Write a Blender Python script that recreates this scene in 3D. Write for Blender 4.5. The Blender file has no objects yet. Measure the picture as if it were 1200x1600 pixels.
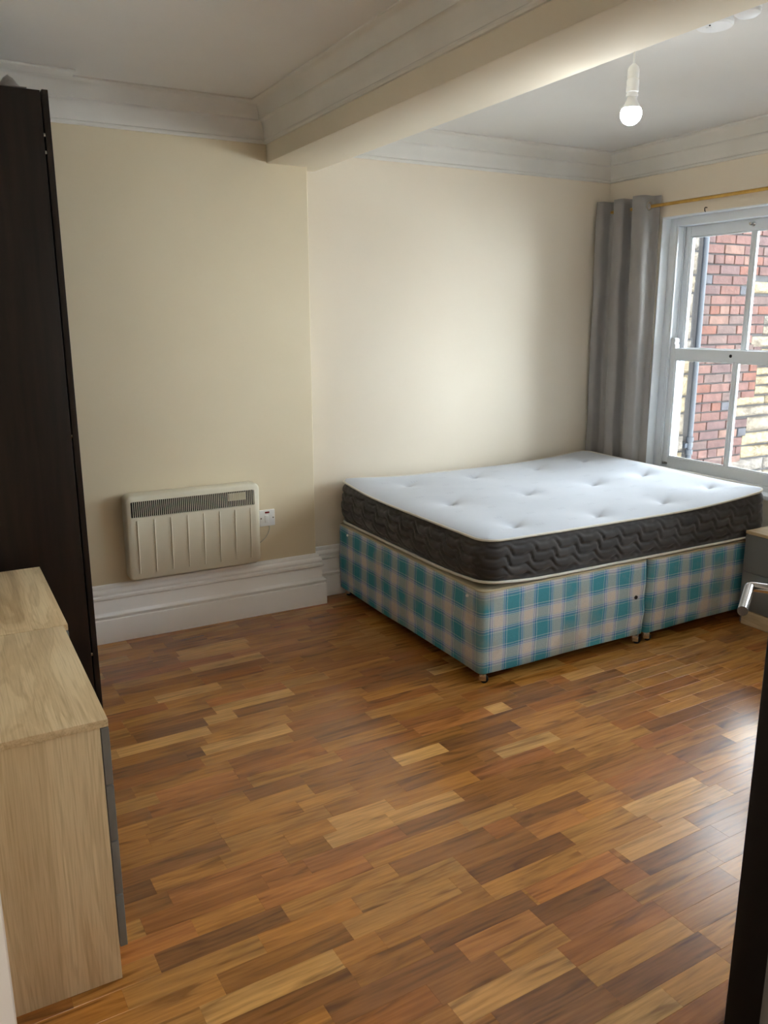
import bpy, bmesh, math, random
from mathutils import Vector, Matrix
from math import sin, cos, pi, radians, exp, sqrt

# ------------------------------------------------------------------ camera, sky, exposure
scene = bpy.context.scene
COL = scene.collection
FPX, YAW, PITCH, ROLL, EYE = 1273.26, 0.50654348, 0.23310502, 0.00257762, 1.52
def cam_axes():
    cy, sy, cp, sp, cr, sr = cos(YAW), sin(YAW), cos(PITCH), sin(PITCH), cos(ROLL), sin(ROLL)
    f = Vector((sy*cp, cy*cp, -sp)); r0 = Vector((cy, -sy, 0)); d0 = f.cross(r0)
    return cr*r0 + sr*d0, -sr*r0 + cr*d0, f
r_, d_, f_ = cam_axes()
cam = bpy.data.cameras.new('camera'); cam.sensor_fit = 'VERTICAL'; cam.sensor_height = 36.0
cam.lens = 36.0 * FPX / 1600.0; cam.clip_start = 0.02; cam.clip_end = 200
camo = bpy.data.objects.new('camera', cam); COL.objects.link(camo)
rot = Matrix((r_, -d_, -f_)).transposed()
camo.matrix_world = Matrix.Translation((0, 0, EYE)) @ rot.to_4x4()
scene.camera = camo

world = bpy.data.worlds.new('sky'); scene.world = world; world.use_nodes = True
bg = world.node_tree.nodes['Background']
SKY = (0.85, 0.92, 1.0, 1); SKY_STRENGTH = 9.0
bg.inputs['Color'].default_value = SKY; bg.inputs['Strength'].default_value = SKY_STRENGTH
BULB_WATTS = 3.2
HALL_WATTS = 11.0

scene.view_settings.view_transform = 'Standard'; scene.view_settings.look = 'None'
scene.view_settings.exposure = 1.15; scene.view_settings.gamma = 1.0
scene.view_settings.use_curve_mapping = False

# ------------------------------------------------------------------ helpers
def srgb(r, g, b):
    def f(c):
        c /= 255.0
        return c/12.92 if c <= 0.04045 else ((c+0.055)/1.055)**2.4
    return (f(r), f(g), f(b), 1.0)

class Mat:
    def __init__(self, name, rough=0.5, color=(0.5, 0.5, 0.5, 1), metal=0.0, spec=0.5):
        self.m = bpy.data.materials.new(name); self.m.use_nodes = True
        self.t = self.m.node_tree; self.n = self.t.nodes
        self.b = self.n['Principled BSDF']
        self.b.inputs['Base Color'].default_value = color
        self.b.inputs['Roughness'].default_value = rough
        self.b.inputs['Metallic'].default_value = metal
        self.b.inputs['Specular IOR Level'].default_value = spec
    def node(self, typ, **kw):
        x = self.n.new(typ)
        for k, v in kw.items():
            if k in x.inputs: x.inputs[k].default_value = v
            else: setattr(x, k, v)
        return x
    def link(self, a, ao, b, bi):
        self.t.links.new(a.outputs[ao], b.inputs[bi])
    def coords(self, scale=(1, 1, 1), kind='Object'):
        tc = self.node('ShaderNodeTexCoord'); mp = self.node('ShaderNodeMapping')
        mp.inputs['Scale'].default_value = scale
        self.link(tc, kind, mp, 'Vector'); return mp
    def bump(self, src, out, strength=0.1, dist=0.01):
        bp = self.node('ShaderNodeBump'); bp.inputs['Strength'].default_value = strength
        bp.inputs['Distance'].default_value = dist
        self.link(src, out, bp, 'Height'); self.link(bp, 'Normal', self.b, 'Normal'); return bp
    def ramp(self, stops, interp='LINEAR'):
        r = self.node('ShaderNodeValToRGB'); cr = r.color_ramp; cr.interpolation = interp
        while len(cr.elements) < len(stops): cr.elements.new(0.5)
        for e, (p, c) in zip(cr.elements, stops): e.position = p; e.color = c
        return r
    def mix(self, a, b, fac=0.5, blend='MIX'):
        x = self.node('ShaderNodeMix', data_type='RGBA', blend_type=blend)
        x.inputs[0].default_value = fac
        for i, v in ((6, a), (7, b)):
            if isinstance(v, tuple) and len(v) == 2: self.t.links.new(v[0].outputs[v[1]], x.inputs[i])
            else: x.inputs[i].default_value = v
        return x

def mottled(name, c0, c1, rough=0.6, scale=3.0, detail=4, bscale=60, bstr=0.05, bdist=0.004, spec=0.4, metal=0.0):
    m = Mat(name, rough, c0, metal, spec)
    mp = m.coords()
    nz = m.node('ShaderNodeTexNoise', Scale=scale, Detail=detail); m.link(mp, 'Vector', nz, 'Vector')
    rp = m.ramp([(0.3, c0), (0.7, c1)]); m.link(nz, 'Fac', rp, 'Fac'); m.link(rp, 'Color', m.b, 'Base Color')
    if bstr:
        n2 = m.node('ShaderNodeTexNoise', Scale=bscale, Detail=5); m.link(mp, 'Vector', n2, 'Vector')
        m.bump(n2, 'Fac', bstr, bdist)
    return m.m

def obj(name, mesh, mat=None, parent=None, loc=None, rz=None):
    o = bpy.data.objects.new(name, mesh); COL.objects.link(o)
    if mat is not None and len(mesh.materials) == 0: mesh.materials.append(mat)
    if parent is not None: o.parent = parent
    if loc is not None: o.location = loc
    if rz is not None: o.rotation_euler = (0, 0, rz)
    return o
def empty(name, loc=(0, 0, 0), rz=0):
    o = bpy.data.objects.new(name, None); COL.objects.link(o); o.location = loc
    o.rotation_euler = (0, 0, rz); o.empty_display_size = 0.1; return o
def tag(o, label, cat=None, group=None, kind=None):
    o['label'] = label
    if cat: o['category'] = cat
    if group: o['group'] = group
    if kind: o['kind'] = kind
    return o

def shade(me, ang=35):
    for p in me.polygons: p.use_smooth = True
    try: me.set_sharp_from_angle(angle=radians(ang))
    except Exception: pass

def mesh_from(verts, faces, name='mesh', smooth=False):
    me = bpy.data.meshes.new(name); me.from_pydata([tuple(v) for v in verts], [], faces); me.update()
    bm = bmesh.new(); bm.from_mesh(me); bmesh.ops.recalc_face_normals(bm, faces=bm.faces); bm.to_mesh(me); bm.free()
    if smooth: shade(me, 40)
    return me
def bm_mesh(bm, smooth=True, ang=35):
    bmesh.ops.recalc_face_normals(bm, faces=bm.faces)
    me = bpy.data.meshes.new('mesh'); bm.to_mesh(me); bm.free()
    if smooth: shade(me, ang)
    return me
def add_box(bm, lo, hi, bev=0.0, seg=2):
    b = bmesh.new(); bmesh.ops.create_cube(b, size=1)
    for v in b.verts:
        v.co = Vector([lo[i] + (v.co[i] + 0.5) * (hi[i] - lo[i]) for i in range(3)])
    if bev > 0: bmesh.ops.bevel(b, geom=list(b.edges), offset=bev, segments=seg, affect='EDGES', profile=0.5)
    t = bpy.data.meshes.new('t'); b.to_mesh(t); b.free(); bm.from_mesh(t); bpy.data.meshes.remove(t)
def box(lo, hi, bev=0.0, seg=2):
    bm = bmesh.new(); add_box(bm, lo, hi, bev, seg); return bm_mesh(bm)
def boxes(lst, bev=0.0):
    bm = bmesh.new()
    for lo, hi in lst: add_box(bm, lo, hi, bev)
    return bm_mesh(bm)
def add_tube(bm, pts, r, n=10, closed=False, cap=True):
    pts = [Vector(p) for p in pts]; N = len(pts); rings = []
    up = None
    for i, p in enumerate(pts):
        if closed: d = pts[(i+1) % N] - pts[i-1]
        else: d = pts[min(i+1, N-1)] - pts[max(i-1, 0)]
        d.normalize()
        if up is None:
            up = d.cross(Vector((0, 0, 1)))
            if up.length < 1e-3: up = d.cross(Vector((1, 0, 0)))
            up.normalize()
        up = (up - d * up.dot(d)).normalized(); w = d.cross(up)
        rr = r[i] if isinstance(r, (list, tuple)) else r
        rings.append([bm.verts.new(p + rr * (cos(2*pi*k/n) * up + sin(2*pi*k/n) * w)) for k in range(n)])
    for i in range(N if closed else N - 1):
        a, b = rings[i], rings[(i+1) % N]
        for k in range(n): bm.faces.new((a[k], a[(k+1) % n], b[(k+1) % n], b[k]))
    if cap and not closed:
        bm.faces.new(rings[0][::-1]); bm.faces.new(rings[-1])
def tube(pts, r, n=10, closed=False, cap=True):
    bm = bmesh.new(); add_tube(bm, pts, r, n, closed, cap); return bm_mesh(bm, True, 50)
def lathe(prof, n=24, axis='Z', ang=35):
    """prof: list of (radius, height)"""
    bm = bmesh.new(); rings = []
    def P(r, h, a):
        x, y = r*cos(a), r*sin(a)
        return {'Z': (x, y, h), 'X': (h, x, y), 'Y': (x, h, y)}[axis]
    for r, h in prof:
        if r < 1e-6: rings.append([bm.verts.new(P(0, h, 0))])
        else: rings.append([bm.verts.new(P(r, h, 2*pi*k/n)) for k in range(n)])
    for a, b in zip(rings, rings[1:]):
        for k in range(n):
            k2 = (k+1) % n
            if len(a) == 1 and len(b) == 1: continue
            if len(a) == 1: bm.faces.new((a[0], b[k], b[k2]))
            elif len(b) == 1: bm.faces.new((a[k], a[k2], b[0]))
            else: bm.faces.new((a[k], a[k2], b[k2], b[k]))
    return bm_mesh(bm, True, ang)
def sweep(path, prof, out):
    """extrude a profile (d outwards, z up) along a polyline in plan; 'out' = outward normal per segment; mitred"""
    path = [Vector((p[0], p[1], 0)) for p in path]; offs = []
    for i in range(len(path)):
        if i == 0: n = Vector(out[0] + (0,))
        elif i == len(path) - 1: n = Vector(out[-1] + (0,))
        else:
            a, b = Vector(out[i-1] + (0,)), Vector(out[i] + (0,))
            n = (a + b) / (1 + a.dot(b))
        offs.append(n)
    V = []; F = []; m = len(prof)
    for p, n in zip(path, offs):
        for d, z in prof: V.append(p + n*d + Vector((0, 0, z)))
    for i in range(len(path) - 1):
        for k in range(m):
            a = i*m + k; b = i*m + (k+1) % m
            F.append((a, b, b + m, a + m))
    F.append(tuple(range(m))[::-1]); F.append(tuple(range((len(path)-1)*m, len(path)*m)))
    return mesh_from(V, F, smooth=True)

# ------------------------------------------------------------------ room dimensions (metres)
XL, XR = -0.16, 3.83        # left wall, window wall
YF, YB, YA = 0.56, 3.90, 4.01   # front wall, chimney-breast wall, alcove wall
XS = 1.74                   # step between the two back walls
ZC = 2.49                   # ceiling
BX0, BX1, BZ = 1.53, 1.83, 2.24  # beam

# ------------------------------------------------------------------ materials of the room
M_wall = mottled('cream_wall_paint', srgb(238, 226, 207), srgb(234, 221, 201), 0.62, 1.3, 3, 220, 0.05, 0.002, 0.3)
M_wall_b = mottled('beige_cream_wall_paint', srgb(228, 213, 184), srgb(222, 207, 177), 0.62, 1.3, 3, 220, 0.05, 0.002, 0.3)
M_ceil = mottled('white_ceiling_paint', srgb(232, 229, 224), srgb(226, 223, 218), 0.7, 1.6, 3, 160, 0.06, 0.002, 0.25)
M_beam = mottled('cream_beam_paint', srgb(232, 221, 200), srgb(227, 216, 195), 0.85, 2.0, 3, 160, 0.05, 0.002, 0.12)
M_trim = mottled('white_gloss_trim', srgb(246, 243, 240), srgb(241, 237, 234), 0.35, 3, 3, 120, 0.03, 0.001, 0.45)
M_sub = mottled('subfloor', srgb(60, 38, 22), srgb(45, 28, 16), 0.8, 8)
M_cornice = mottled('white_cornice_plaster', srgb(230, 226, 218), srgb(222, 218, 210), 0.65, 4, 3, 60, 0.12, 0.003, 0.25)

# ------------------------------------------------------------------ structure
def struct(name, mesh, mat, label, cat):
    o = obj(name, mesh, mat); return tag(o, label, cat, kind='structure')

struct('wall_left', box((XL-0.2, YF-0.14, -0.1), (XL, YB+0.3, ZC+0.1)), M_wall, 'cream wall behind the dark wardrobe and the chests', 'wall')
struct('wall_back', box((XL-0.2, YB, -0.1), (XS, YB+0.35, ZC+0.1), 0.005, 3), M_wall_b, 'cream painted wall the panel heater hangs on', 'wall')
struct('wall_alcove', box((XS, YA, -0.1), (XR+0.27, YA+0.24, ZC+0.1)), M_wall, 'cream painted wall running along the bed', 'wall')
# window wall with its opening
WY0, WY1, WZ0, WZ1 = 2.54, 3.57, 0.60, 2.085
XO = XR + 0.25
VY0, VY1 = 0.95, 1.98       # second window added for more daylight, unseen beyond the right edge
struct('wall_right', boxes([((XR, YF-0.14, -0.1), (XO, VY0, ZC+0.1)), ((XR, VY1, -0.1), (XO, WY0, ZC+0.1)), ((XR, WY1, -0.1), (XO, YA, ZC+0.1)),
                            ((XR, VY0, -0.1), (XO, VY1, WZ0)), ((XR, VY0, WZ1), (XO, VY1, ZC+0.1)),
                            ((XR, WY0, -0.1), (XO, WY1, WZ0)), ((XR, WY0, WZ1), (XO, WY1, ZC+0.1))]),
       M_wall, 'cream wall around the sash window', 'wall')
DX0, DX1, DZ = -0.015, 0.90, 2.06
struct('wall_front', boxes([((XL-0.2, YF-0.14, -0.1), (DX0, YF, ZC+0.1)), ((DX1, YF-0.14, -0.1), (XR+0.2, YF, ZC+0.1)),
                            ((DX0, YF-0.14, DZ), (DX1, YF, ZC+0.1))]), M_wall, 'cream wall holding the doorway', 'wall')
# ceiling and hall shell behind the camera
struct('ceiling', box((-1.3, -1.6, ZC), (XR+0.25, YA+0.24, ZC+0.12)), M_ceil, 'white painted ceiling over the whole room', 'ceiling')
struct('wall_hall', boxes([((-1.3, -1.7, -0.1), (1.9, -1.6, ZC+0.1)), ((-1.4, -1.7, -0.1), (-1.3, YF-0.14, ZC+0.1)), ((1.9, -1.7, -0.1), (2.0, YF-0.14, ZC+0.1)),
                           ((-1.3, YF-0.2, -0.1), (XL-0.2, YF-0.14, ZC+0.1))]),
       M_wall, 'cream hallway walls outside the bedroom door', 'wall')
struct('floor_hall', box((-1.3, -1.6, -0.1), (1.9, YF-0.14, 0.0)), M_sub, 'dark wooden hallway floor outside the door', 'floor')
struct('ceiling_beam', box((BX0, YF, BZ), (BX1, YA, ZC), 0.004), M_beam, 'boxed cream beam crossing the ceiling', 'beam')

# skirting boards: profile d outwards, z up
SK = [(0, 0), (0.042, 0), (0.042, 0.112), (0.040, 0.116), (0.033, 0.118), (0.033, 0.124), (0.040, 0.128), (0.042, 0.135), (0.038, 0.142), (0.028, 0.146), (0.024, 0.152),
      (0.024, 0.206), (0.022, 0.210), (0.030, 0.214), (0.033, 0.221), (0.031, 0.229), (0.023, 0.233), (0.023, 0.239), (0.026, 0.243), (0.025, 0.252), (0.019, 0.258), (0.013, 0.262), (0.013, 0.270), (0.009, 0.279), (0, 0.283)]
o = struct('baseboard_back', sweep([(XL, YB), (XS, YB), (XS, YA), (XR, YA)], SK, [(0, -1), (1, 0), (0, -1)]), M_trim,
           'tall white moulded skirting under the panel heater', 'skirting')
struct('baseboard_right', sweep([(XR, YF), (XR, YA)], SK, [(-1, 0)]), M_trim, 'white moulded skirting under the window', 'skirting')
struct('baseboard_left', sweep([(XL, YF), (XL, YB)], SK, [(1, 0)]), M_trim, 'white moulded skirting behind the chests', 'skirting')
# cornice profile: d = projection, z
def cornice(z0, pr, top=ZC):
    h = top - z0
    p = [(0, z0), (0.010, z0), (0.016, z0+0.006), (0.016, z0+0.013), (0.011, z0+0.017), (0.013, z0+0.022)]
    for i in range(7):
        a = i/6*pi/2
        p.append((0.016 + 0.030*(1-cos(a)), z0 + 0.026 + (h*0.56-0.026)*sin(a)))
    p += [(0.052, z0+h*0.56), (0.053, z0+h*0.60)]
    for i in range(1, 7):
        a = i/6*pi/2
        p.append((0.053 + (pr-0.010-0.053)*(1-cos(a)), z0+h*0.60 + (h*0.33)*sin(a)))
    p += [(pr-0.006, z0+h*0.94), (pr, z0+h*0.96), (pr, top), (0, top)]
    return p
struct('trim_1', sweep([(XL, YF), (XL, YB), (BX0, YB), (BX0, YF)], cornice(2.322, 0.098), [(1, 0), (0, -1), (-1, 0)]), M_cornice,
       'moulded white cornice along the heater wall and the beam', 'cornice')
struct('trim_2', sweep([(BX1, YA), (XR, YA), (XR, YF)], cornice(2.326, 0.085), [(0, -1), (-1, 0)]), M_cornice,
       'moulded white cornice above the bed and the window', 'cornice')
# broken remnant of an outer cornice fillet above the wardrobe
struct('trim_3', box((XL, YB-0.185, ZC-0.010), (0.66, YB-0.098, ZC), 0.003), M_cornice, 'broken-off flat cornice strip above the wardrobe', 'cornice')

# door lining on the left of the doorway
jl = struct('trim_4', boxes([((DX0, YF-0.145, 0), (DX0+0.018, YF+0.002, DZ)), ((DX0-0.065, YF-0.165, 0), (DX0+0.010, YF-0.14, DZ+0.06)),
                        ((DX1-0.018, YF-0.145, 0), (DX1, YF+0.002, DZ)), ((DX0, YF-0.145, DZ-0.018), (DX1, YF+0.002, DZ))], 0.003), M_trim,
       'white door lining at the near left edge', 'door frame')

# ------------------------------------------------------------------ wooden strip floor
M_board = Mat('varnished_wood_strip', 0.27, spec=0.45)
def build_board_mat(m):
    at = m.node('ShaderNodeAttribute', attribute_name='tone'); tc = m.node('ShaderNodeTexCoord')
    sd = m.node('ShaderNodeMath', operation='MULTIPLY'); sd.inputs[1].default_value = 37.0
    m.link(at, 'Alpha', sd, 0)
    ad = m.node('ShaderNodeVectorMath', operation='ADD'); m.link(tc, 'Object', ad, 0); m.link(sd, 'Value', ad, 1)
    mp = m.node('ShaderNodeMapping'); mp.inputs['Scale'].default_value = (3.2, 30, 30); m.link(ad, 'Vector', mp, 'Vector')
    n1 = m.node('ShaderNodeTexNoise', Scale=1.0, Detail=3, Distortion=1.2); m.link(mp, 'Vector', n1, 'Vector')
    mp2 = m.node('ShaderNodeMapping'); mp2.inputs['Scale'].default_value = (7, 120, 120); m.link(ad, 'Vector', mp2, 'Vector')
    n2 = m.node('ShaderNodeTexNoise', Scale=1.0, Detail=3); m.link(mp2, 'Vector', n2, 'Vector')
    r1 = m.ramp([(0.30, (0.42, 0.37, 0.32, 1)), (0.43, (0.86, 0.84, 0.81, 1)), (0.55, (1.06, 1.04, 1.0, 1)), (0.72, (1.20, 1.20, 1.18, 1))]); m.link(n1, 'Fac', r1, 'Fac')
    r2 = m.ramp([(0.32, (0.74, 0.70, 0.66, 1)), (0.6, (1.05, 1.05, 1.05, 1))]); m.link(n2, 'Fac', r2, 'Fac')
    x1 = m.mix((at, 'Color'), (r1, 'Color'), 0.85, 'MULTIPLY'); x2 = m.mix((x1, 2), (r2, 'Color'), 0.8, 'MULTIPLY')
    m.t.links.new(x2.outputs[2], m.b.inputs['Base Color'])
    # lacquer with a faint orange peel
    gp = m.node('ShaderNodeNewGeometry')
    n4 = m.node('ShaderNodeTexNoise', Scale=70.0, Detail=2); m.link(gp, 'Position', n4, 'Vector')
    m.bump(n4, 'Fac', 0.025, 0.004)
build_board_mat(M_board); M_board.b.inputs['Coat Weight'].default_value = 0.35; M_board.b.inputs['Coat Roughness'].default_value = 0.16; M_board.b.inputs['Coat IOR'].default_value = 1.6
M_board = M_board.m

FR = 0.025                        # the strips run slightly askew to the wall
FO = Vector((0.6, 1.49))
PITCHW, FULL = 0.0702, 0.336
MID = [srgb(180, 122, 56), srgb(170, 113, 50), srgb(186, 129, 62), srgb(162, 106, 49), srgb(188, 126, 56), srgb(170, 106, 47), srgb(184, 131, 66), srgb(156, 102, 49)]
TONES = {'L': [srgb(212, 160, 92), srgb(204, 150, 84)], 'D': [srgb(136, 87, 43), srgb(146, 95, 48)], 'O': [srgb(188, 120, 58), srgb(184, 122, 62)],
         'R': [srgb(166, 104, 52)], 'M': MID}
# strips read off the photograph: (y of the near edge, x0, x1, tone)
KNOWN = [(1.490, .38, .72, 'L'), (1.778, .63, .96, 'O'), (1.971, .95, 1.16, 'L'), (1.901, .90, 1.12, 'L'), (2.260, .78, .98, 'D'),
         (2.608, .75, 1.09, 'L'), (2.808, .56, .83, 'D'), (2.748, .48, .82, 'L'), (1.972, .28, .40, 'D'), (3.56, .93, 1.27, 'L'), (3.594, .56, .72, 'L'),
         (2.084, 1.65, 1.92, 'L'), (1.725, 1.45, 1.73, 'D'), (1.448, 1.27, 1.59, 'O'), (1.384, 1.61, 1.95, 'D'), (1.450, 1.61, 1.91, 'L'),
         (1.533, 1.82, 2.16, 'L'), (1.156, .94, 1.20, 'D'), (1.227, .87, 1.20, 'L'), (1.439, .93, 1.26, 'D'), (1.586, 1.18, 1.53, 'D'),
         (2.451, 2.30, 2.50, 'L'), (2.378, 1.92, 2.22, 'D'), (1.365, .99, 1.23, 'O'), (1.30, 1.25, 1.5, 'R'), (1.86, .80, 1.12, 'R')]
known = {}
for y, a, b, t in KNOWN:
    k = round((y - ((a+b)/2 - 0.6)*FR - 1.49) / PITCHW); known.setdefault(k, []).append((a, b, t))
rng = random.Random(7)
floor = struct('floor', box((XL, YF-0.14, -0.1), (XR, YA, -0.008)), M_sub, 'glossy brown wooden strip floor of mixed tones', 'floor')
def board_mesh(L, W, tone, seed, z=0.0, bm=None, cx=0, cy=0):
    g = 0.0001; b = 0.00025
    a, c = L/2 - g, W/2 - g
    v = [(-a, -c, -0.008), (a, -c, -0.008), (a, c, -0.008), (-a, c, -0.008), (-a, -c, z-b), (a, -c, z-b), (a, c, z-b), (-a, c, z-b),
         (-a+b, -c+b, z), (a-b, -c+b, z), (a-b, c-b, z), (-a+b, c-b, z)]
    f = [(0, 1, 5, 4), (1, 2, 6, 5), (2, 3, 7, 6), (3, 0, 4, 7), (4, 5, 9, 8), (5, 6, 10, 9), (6, 7, 11, 10), (7, 4, 8, 11), (8, 9, 10, 11)]
    return v, f
def tone_attr(me, cols):
    at = me.attributes.new('tone', 'FLOAT_COLOR', 'POINT')
    at.data.foreach_set('color', [c for col in cols for c in col])
hid_v, hid_f, hid_c = [], [], []
nb = 0
cF, sF = cos(FR), sin(FR)
def fpt(p, q): return (FO.x + (p-0.6)*cF - q*sF, FO.y + (p-0.6)*sF + q*cF)
for k in range(-14, 38):
    q = (k + 0.5) * PITCHW
    segs = sorted(known.get(k, []))
    cuts = []; x = -0.25 - rng.random()*FULL
    def fill(x0, x1):
        out = []; p = x0
        first = x0 + rng.choice([0.12, 0.2, 0.26, 0.336, 0.336])
        while p < x1 - 1e-6:
            n = min(first if first else p + rng.choice([FULL, FULL, 0.27, 0.20, FULL]), x1); first = None
            if x1 - n < 0.06: n = x1
            out.append((p, n, None)); p = n
        return out
    row = []
    for a, b, t in segs:
        row += fill(x, a) if a > x else []
        row.append((a, b, t)); x = b
    row += fill(x, 4.0)
    for a, b, t in row:
        cx, cy = fpt((a+b)/2, q)
        lo = max(a, XL+0.04 if False else a); L = b - a
        if cx < XL - 0.1 or cx > XR + 0.1 or cy < YF - 0.14 or cy > YA: continue
        if t is None:
            r = rng.random()
            t = 'M' if r < 0.82 else 'L' if r < 0.88 else 'D' if r < 0.93 else 'O' if r < 0.97 else 'R'
        c = rng.choice(TONES[t]); j = rng.uniform(0.92, 1.08)
        col = (c[0]*j, c[1]*j, c[2]*j, rng.random())
        # trim to the room
        ax, bx = max(a, XL + 0.002), min(b, XR - 0.002)
        if bx - ax < 0.01: continue
        cx, cy = fpt((ax+bx)/2, q); L = bx - ax
        if cy - PITCHW/2 - 0.04 < YF - 0.14 or cy + PITCHW/2 > YA: continue
        z = rng.uniform(-0.00012, 0.0)
        V, Fc = board_mesh(L, PITCHW, c, 0, z)
        under_bed = cx > 2.15 and cy > 2.85
        under_left = bx < 0.22 and cy > 1.75 or (bx < 0.42 and cy > 3.2)
        near = cy < 0.95 + max(0, 0.35 - cx)*0.8 or (cx > 1.9 and cy < 1.0 + (cx-1.9)*0.55) or cx - L/2 > 3.35 or cy - (cx-0.2) * -0.25 < 1.18
        behind_step = cy > 3.86 and cx < XS
        if under_bed or under_left or near or behind_step:
            n0 = len(hid_v)
            for v in V:
                hid_v.append((cx + v[0]*cF - v[1]*sF, cy + v[0]*sF + v[1]*cF, v[2])); hid_c.append(col)
            hid_f += [tuple(i + n0 for i in f) for f in Fc]
        else:
            me = mesh_from(V, Fc); tone_attr(me, [col]*len(V))
            obj('floor_strip', me, M_board, floor, (cx, cy, 0), FR); nb += 1
me = mesh_from(hid_v, hid_f); tone_attr(me, hid_c)
o = obj('floor_strips_beyond', me, M_board, floor); o['kind'] = 'stuff'
print('floor strips', nb)

# ------------------------------------------------------------------ sash window
M_sash = mottled('white_sash_paint', srgb(232, 235, 238), srgb(226, 230, 234), 0.32, 4, 3, 120, 0.02, 0.001, 0.5)
def glass_mat():
    m = Mat('window_glass'); n = m.n; out = n['Material Output']; n.remove(m.b)
    tr = n.new('ShaderNodeBsdfTransparent'); tr.inputs['Color'].default_value = (0.94, 0.96, 0.95, 1)
    gl = n.new('ShaderNodeBsdfGlossy'); gl.inputs['Roughness'].default_value = 0.02
    fr = n.new('ShaderNodeFresnel'); fr.inputs['IOR'].default_value = 1.35
    mx = n.new('ShaderNodeMixShader')
    m.t.links.new(fr.outputs[0], mx.inputs[0]); m.t.links.new(tr.outputs[0], mx.inputs[1]); m.t.links.new(gl.outputs[0], mx.inputs[2])
    m.t.links.new(mx.outputs[0], out.inputs['Surface']); return m.m
M_glass = glass_mat()
M_chrome = mottled('brushed_chrome', srgb(205, 203, 200), srgb(188, 186, 182), 0.25, 40, 3, 200, 0.03, 0.0005, 0.5, 1.0)
M_black = mottled('black_plastic', srgb(18, 18, 18), srgb(26, 26, 26), 0.5, 20, 2, 100, 0, 0)

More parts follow.
